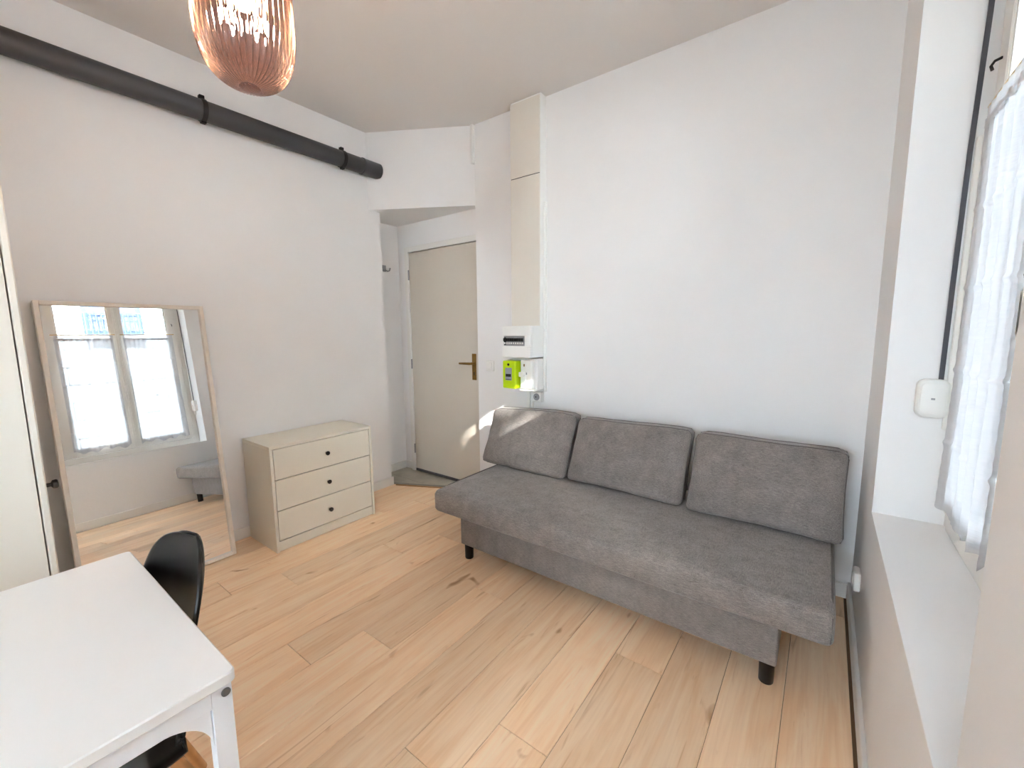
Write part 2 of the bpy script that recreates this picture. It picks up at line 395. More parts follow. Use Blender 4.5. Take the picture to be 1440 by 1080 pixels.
# floor of separate oak planks
fl = struct('floor', MB().box(-3.45, XO, YN-.2, 2.9, -.12, -.003), 'subfloor', 'light oak laminate floor of long planks', 'floor')
def clip_half(poly, a, b, c):          # keep a*x+b*y<=c
    out = []
    for i in range(len(poly)):
        p, q = poly[i], poly[(i+1) % len(poly)]; dp = a*p[0]+b*p[1]-c; dq = a*q[0]+b*q[1]-c
        if dp <= 0: out.append(p)
        if dp*dq < 0: t = dp/(dp-dq); out.append((p[0]+t*(q[0]-p[0]), p[1]+t*(q[1]-p[1])))
    return out
def clip_rect(poly, x0, x1, y0, y1):
    for h_ in ((-1, 0, -x0), (1, 0, x1), (0, -1, -y0), (0, 1, y1)):
        poly = clip_half(poly, *h_)
        if len(poly) < 3: return []
    return poly
def inset(poly, d):
    n = len(poly); c = (sum(p[0] for p in poly)/n, sum(p[1] for p in poly)/n); out = []
    for p in poly:
        out.append((p[0]-math.copysign(min(d, abs(p[0]-c[0])), p[0]-c[0]), p[1]-math.copysign(min(d, abs(p[1]-c[1])), p[1]-c[1])))
    return out
NA, NB = (XL, 2.296), (-2.262, 2.655)         # edge between oak floor and entry tiles
na = (-(NB[1]-NA[1]), (NB[0]-NA[0])); nc = na[0]*NA[0]+na[1]*NA[1]
def slab_piece(name, poly, mat, parent, z1, depth, gap, bev):
    a = inset(poly, gap/2); b = inset(poly, gap/2+bev); n = len(a)
    ar = sum(a[i][0]*a[(i+1) % n][1]-a[(i+1) % n][0]*a[i][1] for i in range(n))
    if ar < 0: a = a[::-1]; b = b[::-1]
    cx = sum(p[0] for p in a)/n; cy = sum(p[1] for p in a)/n
    v = [(x-cx, y-cy, -depth) for x, y in a]+[(x-cx, y-cy, -bev) for x, y in a]+[(x-cx, y-cy, 0) for x, y in b]
    f = [tuple(range(2*n, 3*n))]
    for L_ in (0, 1):
        f += [(L_*n+i, L_*n+(i+1) % n, (L_+1)*n+(i+1) % n, (L_+1)*n+i) for i in range(n)]
    m = MB().add(v, f); o = obj(name, m, mat, parent, smooth=False, world=False); o.location = (cx, cy, z1); return o
PW = 0.1963
phase = {2: 1.562, 3: 1.018, 0: 0.77, 1: 1.86}
for k in range(-1, 16):
    x1 = -0.038-PW*k; x0 = x1-PW
    j = phase[k % 4]; ys = [j-1.38*t for t in range(-1, 4)]; ys = sorted(ys)
    for y0, y1 in zip(ys, ys[1:]+[ys[-1]+1.38]):
        p = clip_rect([(x0, y0), (x1, y0), (x1, y1), (x0, y1)], XL, XR, YN, YF)
        if len(p) >= 3: p = clip_half(p, na[0], na[1], nc)
        if len(p) < 3: continue
        if max(q[1] for q in p)-min(q[1] for q in p) < .02 or max(q[0] for q in p)-min(q[0] for q in p) < .01: continue
        slab_piece('plank', p, 'oak', fl, 0.0, .01, .0014, .0016)
# entry tiles
ft = struct('floor_entry', MB().prism([(XN, LW_END), (NA[0], NA[1]), NB, (-2.262, 2.75), (XN, 2.75)], -.1, .004), 'grout', 'small grey tiled floor in front of the entrance door', 'floor')
for i in range(4):
    for j in range(3):
        p = clip_rect([(NA[0]+.002, NA[1]+.004), (NB[0], NB[1]+.004), (-2.264, 2.74), (XN, 2.74), (XN, LW_END+.004), (NA[0]-.004, LW_END+.004)], -3.42+.42*i, -3.42+.42*(i+1), 2.10+.33*j, 2.10+.33*(j+1))
        if len(p) >= 3: slab_piece('tile', p, 'tile', ft, .012, .01, .003, .001)
d = Vector((NB[0]-NA[0], NB[1]-NA[1], 0)).normalized(); nn = Vector((-d.y, d.x, 0))
def strip(name, off0, off1, s0, s1, z0, z1, mat, label, cat):
    a = Vector((NA[0], NA[1], 0)); P = [a+d*s0+nn*off0, a+d*s1+nn*off0, a+d*s1+nn*off1, a+d*s0+nn*off1]
    return struct(name, MB().prism([(q.x, q.y) for q in P], z0, z1), mat, label, cat)
strip('trim_1', -.004, .010, .0, .84, 0, .015, 'alu', 'thin metal edge strip along the entry tiles', 'trim')
strip('trim_2', -.030, -.014, .03, .80, 0, .006, 'oakstrip', 'narrow loose wooden threshold strip on the floor', 'trim')

# baseboards
def base_x(name, x0, x1, y0, y1, label, h=.075): return struct(name, MB().box(x0, x1, y0, y1, 0, h, .003), 'trim', label, 'baseboard')
base_x('baseboard_left', XL, XL+.014, YN, LW_END+.014, 'white baseboard along the left wall')
struct('baseboard_entry', MB().box(XN, XN+.012, LW_END, YD, .012, .085, .002).box(XN, -3.172, YD-.012, YD, .012, .085, .002), 'trim', 'white baseboard inside the entry recess', 'baseboard')
base_x('baseboard_right', XR-.014, XR, YN, YF, 'white baseboard along the window wall', .085)
struct('baseboard_far', MB().box(-2.262, XR-.014, YF-.014, YF, 0, .075, .003), 'trim', 'white baseboard behind the sofa', 'baseboard')

# entrance door
DX0, DX1, DZ0, DZ1, DY = -3.122, -2.295, .035, 2.062, 2.640
dr = thing('door_1', (DX0, DY, .012), 'flush cream entrance door with brass lever handle', 'door', kind='structure')
obj('leaf', MB().box(DX0, DX1, DY, DY+.04, DZ0, DZ1, .003), 'doorpaint', dr, smooth=False)
obj('door_sweep', MB().box(DX0+.004, DX1-.004, DY-.008, DY+.03, .016, .040, .002), 'screw', dr, smooth=False)
pl = obj('handle_plate', MB().box(-2.368, -2.322, DY-.006, DY, .945, 1.165, .002), 'brass', dr, smooth=False)
obj('lever', MB().tube([(-2.345, DY-.006, 1.085), (-2.345, DY-.045, 1.085), (-2.352, DY-.052, 1.085), (-2.37, DY-.054, 1.085), (-2.47, DY-.050, 1.083)], [.012, .011, .011, .011, .009], 10), 'brass', pl)
obj('keyhole', MB().box(-2.349, -2.341, DY-.007, DY-.005, .985, 1.012), 'darkgap', pl, smooth=False)
for z in (.235, 1.05, 1.865): obj('hinge', MB().tube([(DX0-.004, DY-.006, z-.045), (DX0-.004, DY-.006, z+.045)], .007, 8), 'chrome', dr)
df = struct('trim_3', MB().box(DX0-.05, DX0-.002, DY-.012, YD+.01, .012, DZ1+.052, .003).box(DX0-.002, -2.262, DY-.012, YD+.01, DZ1+.005, DZ1+.052, .003).box(DX1+.004, -2.262, DY-.004, YD+.01, .012, DZ1+.005), 'trim', 'white frame around the entrance door', 'trim')

# ------------------------------------------------------------------ window
w = thing('window_1', (XR, WY0, WZ0), 'tall two-sash grey-white window in the deep reveal', 'window', kind='structure')
FX0, FX1 = .375, .435
J0, J1 = WY0+.085, WY1-.05
ft_ = lambda n, *b: obj(n, MB().box(*b, .004), 'trim', w, smooth=False)
ft_('frame_jamb', FX0, FX1, WY0, J0, WZ0, WZ1); ft_('frame_jamb', FX0, FX1, J1, WY1, WZ0, WZ1)
ft_('frame_rail', FX0-.005, FX1, J0, J1, WZ0, .722); ft_('frame_rail', FX0, FX1, J0, J1, 2.565, WZ1)
def sash(y0, y1, g0, g1):
    s = obj('sash', MB().box(.36, .42, y0, g0, .724, 2.562, .004).box(.36, .42, g1, y1, .724, 2.562, .004).box(.362, .418, g0, g1, .724, .80, .003).box(.362, .418, g0, g1, 2.385, 2.562, .003), 'trim', w, smooth=False)
    obj('glazing_bead', MB().box(.367, .374, g0, g0+.012, .80, 2.385).box(.367, .374, g1-.012, g1, .80, 2.385).box(.367, .374, g0, g1, .80, .812).box(.367, .374, g0, g1, 2.373, 2.385), 'trim', s, smooth=False)
    obj('pane', MB().box(.388, .392, g0-.004, g1+.004, .796, 2.389), 'pane', s, smooth=False)
    return s
sL = sash(J0+.003, 1.4235, .953, 1.374); sR = sash(1.4265, J1-.003, 1.478, 1.894)
obj('cover_strip', MB().box(.348, .361, 1.408, 1.452, .73, 2.555, .004), 'trim', w, smooth=False)
hd = obj('espagnolette', MB().tube([(.346, 1.43, .74), (.346, 1.43, 2.54)], .004, 8), 'trim', w)
obj('handle', MB().rbox((.005, .013, .05), .004, (1, 1, 2), 2, (.344, 1.43, 1.38)).box(.339, .343, 1.424, 1.434, 1.32, 1.42, .001), 'plastic', w)
for z in (.95, 1.65, 2.30):
    obj('hinge', MB().tube([(.368, J1-.001, z-.05), (.368, J1-.001, z+.05)], .008, 8), 'trim', w); obj('hinge', MB().tube([(.368, J0+.001, z-.05), (.368, J0+.001, z+.05)], .008, 8), 'trim', w)
obj('sill', MB().box(XR-.001, XO+.03, WY0, WY1, WZ0-.012, WZ0, .001), 'wall', w, smooth=False)
obj('stay_hook', MB().tube([(.36, 1.944, 2.135), (.345, 1.944, 2.130), (.338, 1.944, 2.118), (.342, 1.944, 2.105)], .004, 6), 'black', w)

w2 = thing('added_window', (NX0, YN, WZ0), 'added two-sash window behind the camera that brightens the room', 'window', kind='structure')  # unseen window added to give the room even daylight
NM = (NX0+NX1)/2
obj('frame', MB().box(NX0, NX0+.08, YN-.16, YN-.10, WZ0, WZ1).box(NX1-.08, NX1, YN-.16, YN-.10, WZ0, WZ1).box(NX0+.08, NX1-.08, YN-.16, YN-.10, WZ0, .78).box(NX0+.08, NX1-.08, YN-.16, YN-.10, 2.50, WZ1).box(NM-.05, NM+.05, YN-.16, YN-.10, .78, 2.50), 'trim', w2, smooth=False)
for a, b in ((NX0+.075, NM-.045), (NM+.045, NX1-.075)): obj('pane', MB().box(a, b, YN-.132, YN-.128, .775, 2.505), 'pane', w2, smooth=False)

# ------------------------------------------------------------------ facade across the street
XF = 8.0
AY0, AY1 = -3.53, -3.035                          # gap added between the houses opposite to let a sunbeam in
bld = thing('opposite_building', (XF, 3.0, -.6), 'pale stone house across the street with railed window', 'building')
obj('wall', MB().box(XF+.06, XF+.5, AY1, 12, -.6, 8.45), 'mortar', bld, smooth=False)
# stone courses where the window looks at them
courses = [-.6+.42*i for i in range(13)]
wy0, wy1, wz0, wz1 = 2.86, 3.98, 3.50, 5.6
for r_, z in enumerate(courses):
    y = .2-(.45 if r_ % 2 else 0)
    while y < 7.0:
        y2 = y+.9
        segs = [(y, y2)]
        if z+.42 > wz0 and z < wz1:
            segs = [(a, b) for a, b in ((y, min(y2, wy0)), (max(y, wy1), y2)) if b-a > .05]
        for a, b in segs:
            o = obj('stone_block', MB().box(XF, XF+.08, a+.011, b-.011, z+.011, z+.409, .006), 'facade', bld, smooth=False)
        y = y2
obj('render_coat', MB().box(XF+.005, XF+.07, AY1, 12, courses[-1]+.42, 8.45), 'facade', bld, smooth=False)
obj('render_coat', MB().box(XF+.005, XF+.07, AY1, -.26, -.6, courses[-1]+.42), 'facade', bld, smooth=False)
obj('render_coat', MB().box(XF+.005, XF+.07, 7.6, 12, -.6, courses[-1]+.42), 'facade', bld, smooth=False)
obj('string_course', MB().box(XF-.08, XF+.02, AY1, 12, 3.40, 3.50, .01), 'facade', bld, smooth=False)
obj('added_stripe_bar', MB().box(XF+.05, XF+.15, AY0, AY1+.02, 7.20, 7.26), 'railing', bld, smooth=False)  # bar added across the gap to shade a stripe in the sun patch
nb = thing('added_sun_block_house', (XF, -8, -.6), 'added unseen pale house that blocks the sun beside the gap', 'building')  # unseen house added to keep the sun to a narrow beam
obj('wall', MB().box(XF, XF+.5, -16, AY0, -.6, 11.5), 'facade', nb, smooth=False)
obj('cornice', MB().box(XF-.12, XF, -16, AY0, 11.2, 11.5, .02), 'facade', nb, smooth=False)
wn = obj('window', MB().box(XF+.02, XF+.065, wy0, wy1, wz0, wz1), 'bluegrey', bld, smooth=False)
obj('pane', MB().box(XF+.012, XF+.02, wy0+.10, (wy0+wy1)/2-.05, wz0+.1, wz1), 'pane', wn, smooth=False)
obj('pane', MB().box(XF+.012, XF+.02, (wy0+wy1)/2+.05, wy1-.10, wz0+.1, wz1), 'pane', wn, smooth=False)
for y0, y1 in ((wy0-.42, wy0-.02), (wy1+.02, wy1+.42)):
    obj('shutter', MB().box(XF-.05, XF-.01, y0, y1, wz0+.02, wz1, .005), 'facade', bld, smooth=False)
rl = obj('railing', MB().box(XF-.16, XF-.13, wy0-.05, wy1+.05, 4.03, 4.06).box(XF-.16, XF-.13, wy0-.05, wy1+.05, 3.62, 3.64).box(XF-.16, XF-.13, wy0-.05, wy1+.05, 3.90, 3.915), 'railing', bld, smooth=False)
for i in range(12): obj('baluster', MB().box(XF-.155, XF-.135, wy0+i*.1, wy0+i*.1+.016, 3.50, 4.04), 'railing', rl, smooth=False)
tag(obj('street', MB().box(XO, XF+.5, -16, 12, -.8, -.6).box(-8, XO, -16, YN-.25, -.8, -.6), 'street', smooth=False), 'asphalt street between the two houses', 'street', kind='structure')

# ------------------------------------------------------------------ curtains
def curtain(y0, y1, label, seed):
    rnd = random.Random(seed); X = .344
    t = thing('curtain', (X, (y0+y1)/2, .76), label, 'curtain', 'sheer cafe curtains on the window sashes')
    cy = (y0+y1)/2; W = y1-y0; ph = rnd.random()*6
    top, bot = 1.965, .765
    folds = [1.70, 1.47, 1.22, .98]
    def fn(u, v):
        y = y0+W*u; hem = bot+.012*math.sin(u*26+ph)+.010*math.sin(u*11+ph*2)
        z = top+(hem-top)*v
        amp = .003+.009*v
        x = X+amp*math.sin(u*2*math.pi*5+ph+.8*math.sin(v*3))+.004*math.sin(u*2*math.pi*11+ph*3+v*2)
        for fz in folds: x -= .004*math.exp(-((z-fz-.004*math.sin(u*9+fz*7))/.008)**2)
        x -= .0005*math.sin(z*150+3*math.sin(u*7+ph))
        yy = cy+(y-cy)*(1-.015*math.sin(math.pi*v))
        if u > .97 or u < .03: x -= .004*v
        return (x, yy, z)
    obj('cloth', MB().grid(64, 240, fn), 'curtain', t)
    obj('hem', MB().grid(64, 2, lambda u, v: (lambda p: (p[0]-.0015, p[1], p[2]))(fn(u, v*.022))), 'curtain', t)
    rod = obj('rod', MB().tube([(X+.004, y0-.02, 2.005), (X+.004, y1+.02, 2.005)], .006, 8), 'rod', t)
    for y in (y0-.014, y1+.014): obj('rod_bracket', MB().box(X+.002, .364, y-.005, y+.005, 1.992, 2.012), 'trim', rod, smooth=False)
    obj('heading', MB().grid(40, 3, lambda u, v: (X-.003+.002*math.sin(u*60), y0+W*u, 2.0-.045*v)), 'curtain', t)
    return t
curtain(.925, 1.385, 'white sheer curtain on the window sash nearer the camera', 1)
curtain(1.468, 1.928, 'white sheer curtain on the window sash beside the strap box', 2)

# ------------------------------------------------------------------ strap box on the reveal
sb = thing('shutter_strap_box', (.305, WY1, 1.04), 'white rounded box with grey strap on the window reveal', 'strap box')
def pad(cx_, cz_, hx, hz, r_, y0, y1, bev):
    A_ = [(z, x) for x, z in rrect(cx_-hx, cx_+hx, cz_-hz, cz_+hz, r_, 6)]; B_ = [(z, x) for x, z in rrect(cx_-hx+bev, cx_+hx-bev, cz_-hz+bev, cz_+hz-bev, r_-bev*.6, 6)]
    n_ = len(A_); v = [(x, y1, z) for z, x in A_]+[(x, y0+bev, z) for z, x in A_]+[(x, y0+bev*.3, z) for z, x in [((a[0]*.4+b[0]*.6), (a[1]*.4+b[1]*.6)) for a, b in zip(A_, B_)]]+[(x, y0, z) for z, x in B_]
    return MB().add(v, [tuple(range(3*n_, 4*n_))]+[(L_*n_+i, L_*n_+(i+1) % n_, (L_+1)*n_+(i+1) % n_, (L_+1)*n_+i) for L_ in range(3) for i in range(n_)])
obj('housing', pad(.306, 1.107, .041, .067, .024, WY1-.036, WY1, .007), 'plastic', sb)
obj('face_panel', pad(.306, 1.107, .032, .056, .019, WY1-.0385, WY1-.034, .0012), 'plastic', sb)
obj('mark', MB().box(.301, .311, WY1-.0415, WY1-.0398, 1.105, 1.111), 'greyplastic', sb, smooth=False)
st = []
obj('strap', MB().add([(x, WY1-.012+dy, z) for z, x0 in ((1.17, .318), (1.5, .319), (1.9, .322), (2.1, .326), (2.3, .330), (WZ1, .334)) for (x, dy) in ((x0, 0), (x0+.013, 0), (x0+.013, .003), (x0, .003))],
    [(4*i+k, 4*i+(k+1) % 4, 4*i+4+(k+1) % 4, 4*i+4+k) for i in range(5) for k in range(4)]), 'strap', sb, smooth=False)
obj('guide', MB().box(.340, .356, WY1-.014, WY1, 1.0, 1.95, .003), 'trim', sb, smooth=False)

# ------------------------------------------------------------------ pipe
PR, PZ, PX = .056, 2.613, -2.952
pp = thing('waste_pipe', (PX, 0, PZ), 'thick anthracite pipe running high along the left wall', 'pipe')
obj('tube', MB().tube([(PX, YN+.002, PZ), (PX, 2.225, PZ)], PR, 40), 'pipe', pp)
obj('coupling', MB().lathe([(PR+.0005, 2.065), (PR+.005, 2.068), (PR+.005, 2.08), (PR+.003, 2.083), (PR+.003, 2.222)], 40, 'y', (PX, 0, PZ)), 'pipe', pp)
for y in (1.035, 1.905):
    c = obj('clamp', MB().lathe([(PR, y-.012), (PR+.005, y-.012), (PR+.005, y+.012), (PR, y+.012)], 40, 'y', (PX, 0, PZ)), 'clamp', pp)
    obj('bolt_lug', MB().box(PX-.014, PX+.014, y-.013, y+.013, PZ+PR+.004, PZ+PR+.024, .002), 'clamp', c, smooth=False)
    obj('bolt_lug', MB().box(PX-.014, PX+.014, y-.013, y+.013, PZ-PR-.014, PZ-PR-.004, .002), 'clamp', c, smooth=False)
    obj('wall_stud', MB().box(XL+.001, PX-PR-.003, y-.008, y+.008, PZ-.008, PZ+.008), 'clamp', c, smooth=False)

# ------------------------------------------------------------------ things on the far wall
tx0, tx1, ty = -1.865, -1.622, YF-.075
tk = thing('cable_trunking', (-1.74, YF, 1.385), 'tall ivory cable trunking from the fuse box to the ceiling', 'trunking')
obj('base', MB().box(tx0+.002, tx1+.002, ty+.008, YF, 1.385, ZC), 'plastic', tk, smooth=False)
obj('cover', MB().box(tx0, tx1, ty, ty+.01, 1.385, 2.402, .002), 'trunk', tk, smooth=False)
obj('cover', MB().box(tx0, tx1, ty, ty+.01, 2.407, ZC-.012, .002), 'trunk', tk, smooth=False)
obj('joint_gap', MB().box(tx0+.003, tx1-.003, ty+.004, ty+.009, 2.400, 2.409), 'darkgap', tk, smooth=False)
tag(obj('mini_trunking', MB().box(tx1+.002, tx1+.018, YF-.03, YF, .915, 2.225, .003), 'plastic', smooth=False), 'slim white cable duct beside the ivory trunking', 'cable duct')
tag(obj('mini_trunking', MB().box(-2.284, -2.258, YF-.024, YF+.008, 2.625, ZC, .003), 'plastic', smooth=False), 'short white cable duct at the ceiling above the entry corner', 'cable duct')

fb = thing('fuse_box', (-1.74, YF, 1.163), 'white fuse box with a row of dark breakers', 'fuse box')
fy = YF-.19
obj('housing', MB().box(tx0, tx1, fy+.02, YF, 1.163, 1.385, .004), 'plastic', fb, smooth=False)
obj('cover_panel', MB().box(tx0, tx1, fy, fy+.02, 1.315, 1.385, .004), 'plastic', fb, smooth=False)
obj('cover_panel', MB().box(tx0, tx1, fy, fy+.02, 1.163, 1.245, .004), 'plastic', fb, smooth=False)
obj('cover_panel', MB().box(-1.672, tx1, fy+.001, fy+.02, 1.245, 1.315, .002), 'plastic', fb, smooth=False)
obj('din_recess', MB().box(tx0+.006, -1.672, fy+.014, fy+.021, 1.245, 1.315), 'greyplastic', fb, smooth=False)
for i in range(9):
    x = tx0+.012+i*.0193
    bk = obj('breaker', MB().box(x, x+.0175, fy+.003, fy+.016, 1.252, 1.305, .001), 'greyplastic' if i else 'black', fb, smooth=False)
    obj('lever', MB().box(x+.002, x+.0155, fy-.008, fy+.004, 1.277, 1.300, .001), 'black', bk, smooth=False)
    obj('rating_mark', MB().box(x+.003, x+.0145, fy+.0015, fy+.0035, 1.258, 1.270), 'plastic', bk, smooth=False)

bd = thing('meter_board', (-1.74, YF, .93), 'white backing box under the fuse box carrying the meter', 'meter board')
by = YF-.10
obj('box', MB().box(tx0+.01, tx1, by, YF, .932, 1.155, .004), 'plastic', bd, smooth=False)
mt = thing('electricity_meter', (-1.80, by, .945), 'lime green electricity meter under the fuse box', 'meter')
mx0, mx1, my = -1.862, -1.748, by-.095
obj('housing', MB().rbox(((mx1-mx0)/2, .038, .099), .010, (2, 1, 2), 3, ((mx0+mx1)/2, my+.038, 1.040)), 'meter', mt)
obj('back_case', MB().box(mx0+.004, mx1-.002, my+.060, by, .955, 1.142, .003), 'greyplastic', mt, smooth=False)
obj('display_panel', MB().box(mx0+.026, mx1-.030, my-.002, my+.004, 1.000, 1.090, .001), 'display', mt, smooth=False)
obj('screen', MB().box(mx0+.032, mx1-.036, my-.0035, my, 1.026, 1.046), 'darkgap', mt, smooth=False)
obj('sensor', MB().lathe([(.0, -.003), (.009, -.003), (.009, .003)], 14, 'y', ((mx0+mx1)/2-.002, my, 1.113)), 'black', mt)
obj('printed_line', MB().box(mx0+.030, mx1-.034, my-.0028, my, 1.004, 1.009), 'screw', mt, smooth=False)
obj('button', MB().lathe([(.0, -.002), (.006, -.002), (.006, .003)], 12, 'y', ((mx0+mx1)/2-.002, my, .979)), 'meter', mt)
ds = thing('main_switch', (-1.69, by, .94), 'white main circuit breaker beside the lime green meter', 'switch')
obj('housing', MB().box(-1.735, tx1-.022, by-.048, by, .940, 1.145, .004), 'plastic', ds, smooth=False)
obj('lower_lip', MB().box(-1.742, tx1-.002, by-.052, by, .925, .938, .002), 'plastic', ds, smooth=False)
obj('raised_panel', MB().box(-1.731, -1.690, by-.056, by-.046, .944, 1.03, .002), 'plastic', ds, smooth=False)
obj('toggle', MB().rbox((.020, .014, .017), .004, (1, 1, 1), 2, (-1.712, by-.064, 1.045)), 'plastic', ds)
obj('test_button', MB().box(-1.708, -1.699, by-.051, by-.046, 1.100, 1.118, .001), 'brass', ds, smooth=False)
obj('indicator', MB().box(-1.688, -1.679, by-.051, by-.046, 1.043, 1.058), 'greyplastic', ds, smooth=False)
so = thing('wall_socket', (-1.665, YF, .835), 'white surface socket under the meter board', 'socket')
obj('housing', MB().rbox((.037, .022, .037), .007, (1, 1, 1), 3, (-1.665, YF-.022, .872)), 'plastic', so)
obj('face', MB().lathe([(.026, 0), (.026, .003), (.022, .003), (.021, -.001)], 20, 'y', (-1.668, YF-.046, .872)), 'greyplastic', so)
obj('socket_hole', MB().box(-1.676, -1.668, YF-.0475, YF-.044, .867, .877), 'darkgap', so, smooth=False)
tag(obj('mini_trunking', MB().box(-1.770, -1.742, YF-.022, YF, .40, .926, .003), 'plastic', smooth=False), 'white cable duct going down behind the sofa', 'cable duct')
tag(obj('mini_trunking', MB().box(-1.738, -1.714, YF-.018, YF, .40, .85, .003), 'plastic', smooth=False), 'short white cable duct next to the socket behind the sofa', 'cable duct')
lsw = thing('light_switch', (-2.13, YF, 1.03), 'flat white light switch between door and meter', 'light switch')
obj('plate', MB().rbox((.041, .005, .041), .004, (1, 1, 1), 2, (-2.132, YF-.005, 1.075)), 'plastic', lsw)
obj('rocker', MB().rbox((.023, .004, .024), .003, (1, 1, 1), 2, (-2.134, YF-.010, 1.077)), 'plastic', lsw)
sk = thing('wall_socket', (XR, 2.30, .25), 'white socket low on the window wall behind the sofa end', 'socket')
obj('housing', MB().rbox((.012, .04, .04), .008, (1, 1, 1), 3, (XR-.012, 2.20, .30)), 'plastic', sk)
obj('face', MB().lathe([(.028, -.003), (.028, 0), (.022, 0)], 20, 'x', (XR-.024, 2.20, .30)), 'plastic', sk)
hk = thing('coat_hook', (XN, 2.49, 1.90), 'small steel double coat hook in the entry recess', 'hook')
obj('plate', MB().rbox((.004, .018, .028), .003, (1, 1, 1), 2, (XN+.004, 2.49, 1.925)), 'chrome', hk)
for s in (-1, 1):
    obj('prong', MB().tube([(XN+.006, 2.49+s*.006, 1.915), (XN+.025, 2.49+s*.020, 1.900), (XN+.036, 2.49+s*.034, 1.905), (XN+.038, 2.49+s*.040, 1.930)], [.005, .005, .0045, .006], 8), 'chrome', hk)

# ------------------------------------------------------------------ sofa
SX0, SX1, SY0, SY1 = -1.805, .088, 1.650, 2.52
sf = thing('sofa', ((SX0+SX1)/2, 1.73, 0), 'grey fabric armless three-seat sofa bed with black legs', 'sofa')
cx, cyy = (SX0+SX1)/2, (SY0+SY1)/2
def seat_fn(q):
    x, y, z = q; u = x/((SX1-SX0)/2); v = y/((SY1-SY0)/2)
    if z > 0: z += .012*(1-abs(u)**4)*(1-abs(v)**3) * (z/.065) + .0015*math.sin(x*9+y*5)
    if v < -.9: y += .008*(1-(z/.065)**2)*-1
    return (x, y, z)
obj('seat', MB().rbox(((SX1-SX0)/2, (SY1-SY0)/2, .066), .026, (40, 16, 2), 5, (cx, cyy, .357), seat_fn), 'fabric', sf)
def end_loop(x):
    pts = []
    for k in range(64):
        a = 2*math.pi*k/64; ca, sa = math.cos(a), math.sin(a)
        py = math.copysign(min(abs(ca)*1.4, 1)**.6, ca) if 0 else ca
        # rounded rectangle in y,z
        hy, hz, rr = (SY1-SY0)/2-.002, .064, .026
        t = max(abs(ca)/hy, abs(sa)/hz); y, z = ca/t, sa/t
        iy = max(-(hy-rr), min(hy-rr, y)); iz = max(-(hz-rr), min(hz-rr, z)); dy, dz = y-iy, z-iz; L_ = math.hypot(dy, dz)
        if L_ > rr: y, z = iy+dy/L_*rr, iz+dz/L_*rr
        pts.append((x, cyy+y, .357+z))
    return pts
for x in (SX0+.010, SX1-.010): obj('piping', MB().loop_tube(end_loop(x), .0035), 'piping', sf)
obj('base', MB().rbox(((.0-.068+1.672)/2, .36, .105), .008, (4, 4, 2), 2, ((-.068-1.672)/2, 2.09, .198)), 'fabric', sf)
for lx, ly in ((-1.640, 1.768), (-.100, 1.768), (-1.640, 2.40), (-.100, 2.40)):
    obj('leg', MB().lathe([(.0, 0), (.023, 0), (.025, .003), (.027, .10), (.0, .10)], 24, 'z', (lx, ly, 0)), 'legblack', sf)

SHEAR = .47
def cushion(loc, rot, w_, h_, t_, label, seed):
    rnd = random.Random(seed); A = [rnd.random()*6 for _ in range(8)]
    e = thing('sofa_cushion', loc, label, 'cushion', 'grey back cushions of the sofa', rot=rot)
    hw, hh, ht = w_/2, h_/2, t_/2
    def fn(q):
        x, y, z = q; u, v = x/hw, z/hh
        bulge = (1-abs(u)**3.2)*(1-abs(v)**3.2)
        s = y/ht
        y2 = y*(.66+.62*bulge)
        edge = max(abs(u)**6, abs(v)**6)
        wr = .005*math.sin(v*9+A[0]+u*2)*abs(u)**4*(1-abs(v)**4)+.004*math.sin(u*13+A[1])*abs(v)**5+.004*math.sin(u*3.1+A[2])*math.cos(v*2.7+A[3])
        wr -= .010*math.exp(-((v-.12*math.sin(A[4])-.30*(abs(u)-1)*math.copysign(1, u))/.05)**2)*max(0, abs(u)-.62)/.38*(1 if abs(u) < .97 else .3)
        y2 += s*wr
        z2 = z*(1-.014*(1-u*u)*abs(v)) - .006*math.sin(u*2.2+A[5])*v - .012*abs(u)**3*(1 if v > 0 else -.3)*abs(v)
        x2 = x*(1-.022*(1-v*v))
        zz = z2+hh
        return (x2, y2+zz*SHEAR, zz)
    obj('cover', MB().rbox((hw, ht, hh), .030, (30, 3, 22), 4, (0, 0, 0), fn), 'fabric', e, world=False)
    for s in (-1, 1):
        pts = []
        N = 96; rr = .030
        for k in range(N):
            a = 2*math.pi*k/N; ca, sa = math.cos(a), math.sin(a); t = max(abs(ca)/hw, abs(sa)/hh); x, z = ca/t, sa/t
            ix = max(-(hw-rr), min(hw-rr, x)); iz = max(-(hh-rr), min(hh-rr, z)); dx, dz = x-ix, z-iz; L_ = math.hypot(dx, dz)
            if L_ > rr: x, z = ix+dx/L_*rr, iz+dz/L_*rr
            pts.append(fn((x, s*(ht-.026), z)))
        obj('piping', MB().loop_tube(pts, .0032), 'piping', e, world=False)
    return e
cushion((-1.562, 2.228, .440), (0, 0, R(3.0)), .650, .372, .150, 'grey sofa cushion in the sunlight next to the meter', 11)
cushion((-.888, 2.240, .440), (0, 0, R(0)), .682, .368, .150, 'middle grey sofa cushion of the three', 12)
cushion((-.205, 2.215, .437), (0, 0, R(-1.0)), .640, .372, .150, 'grey sofa cushion in the corner by the window wall', 13)

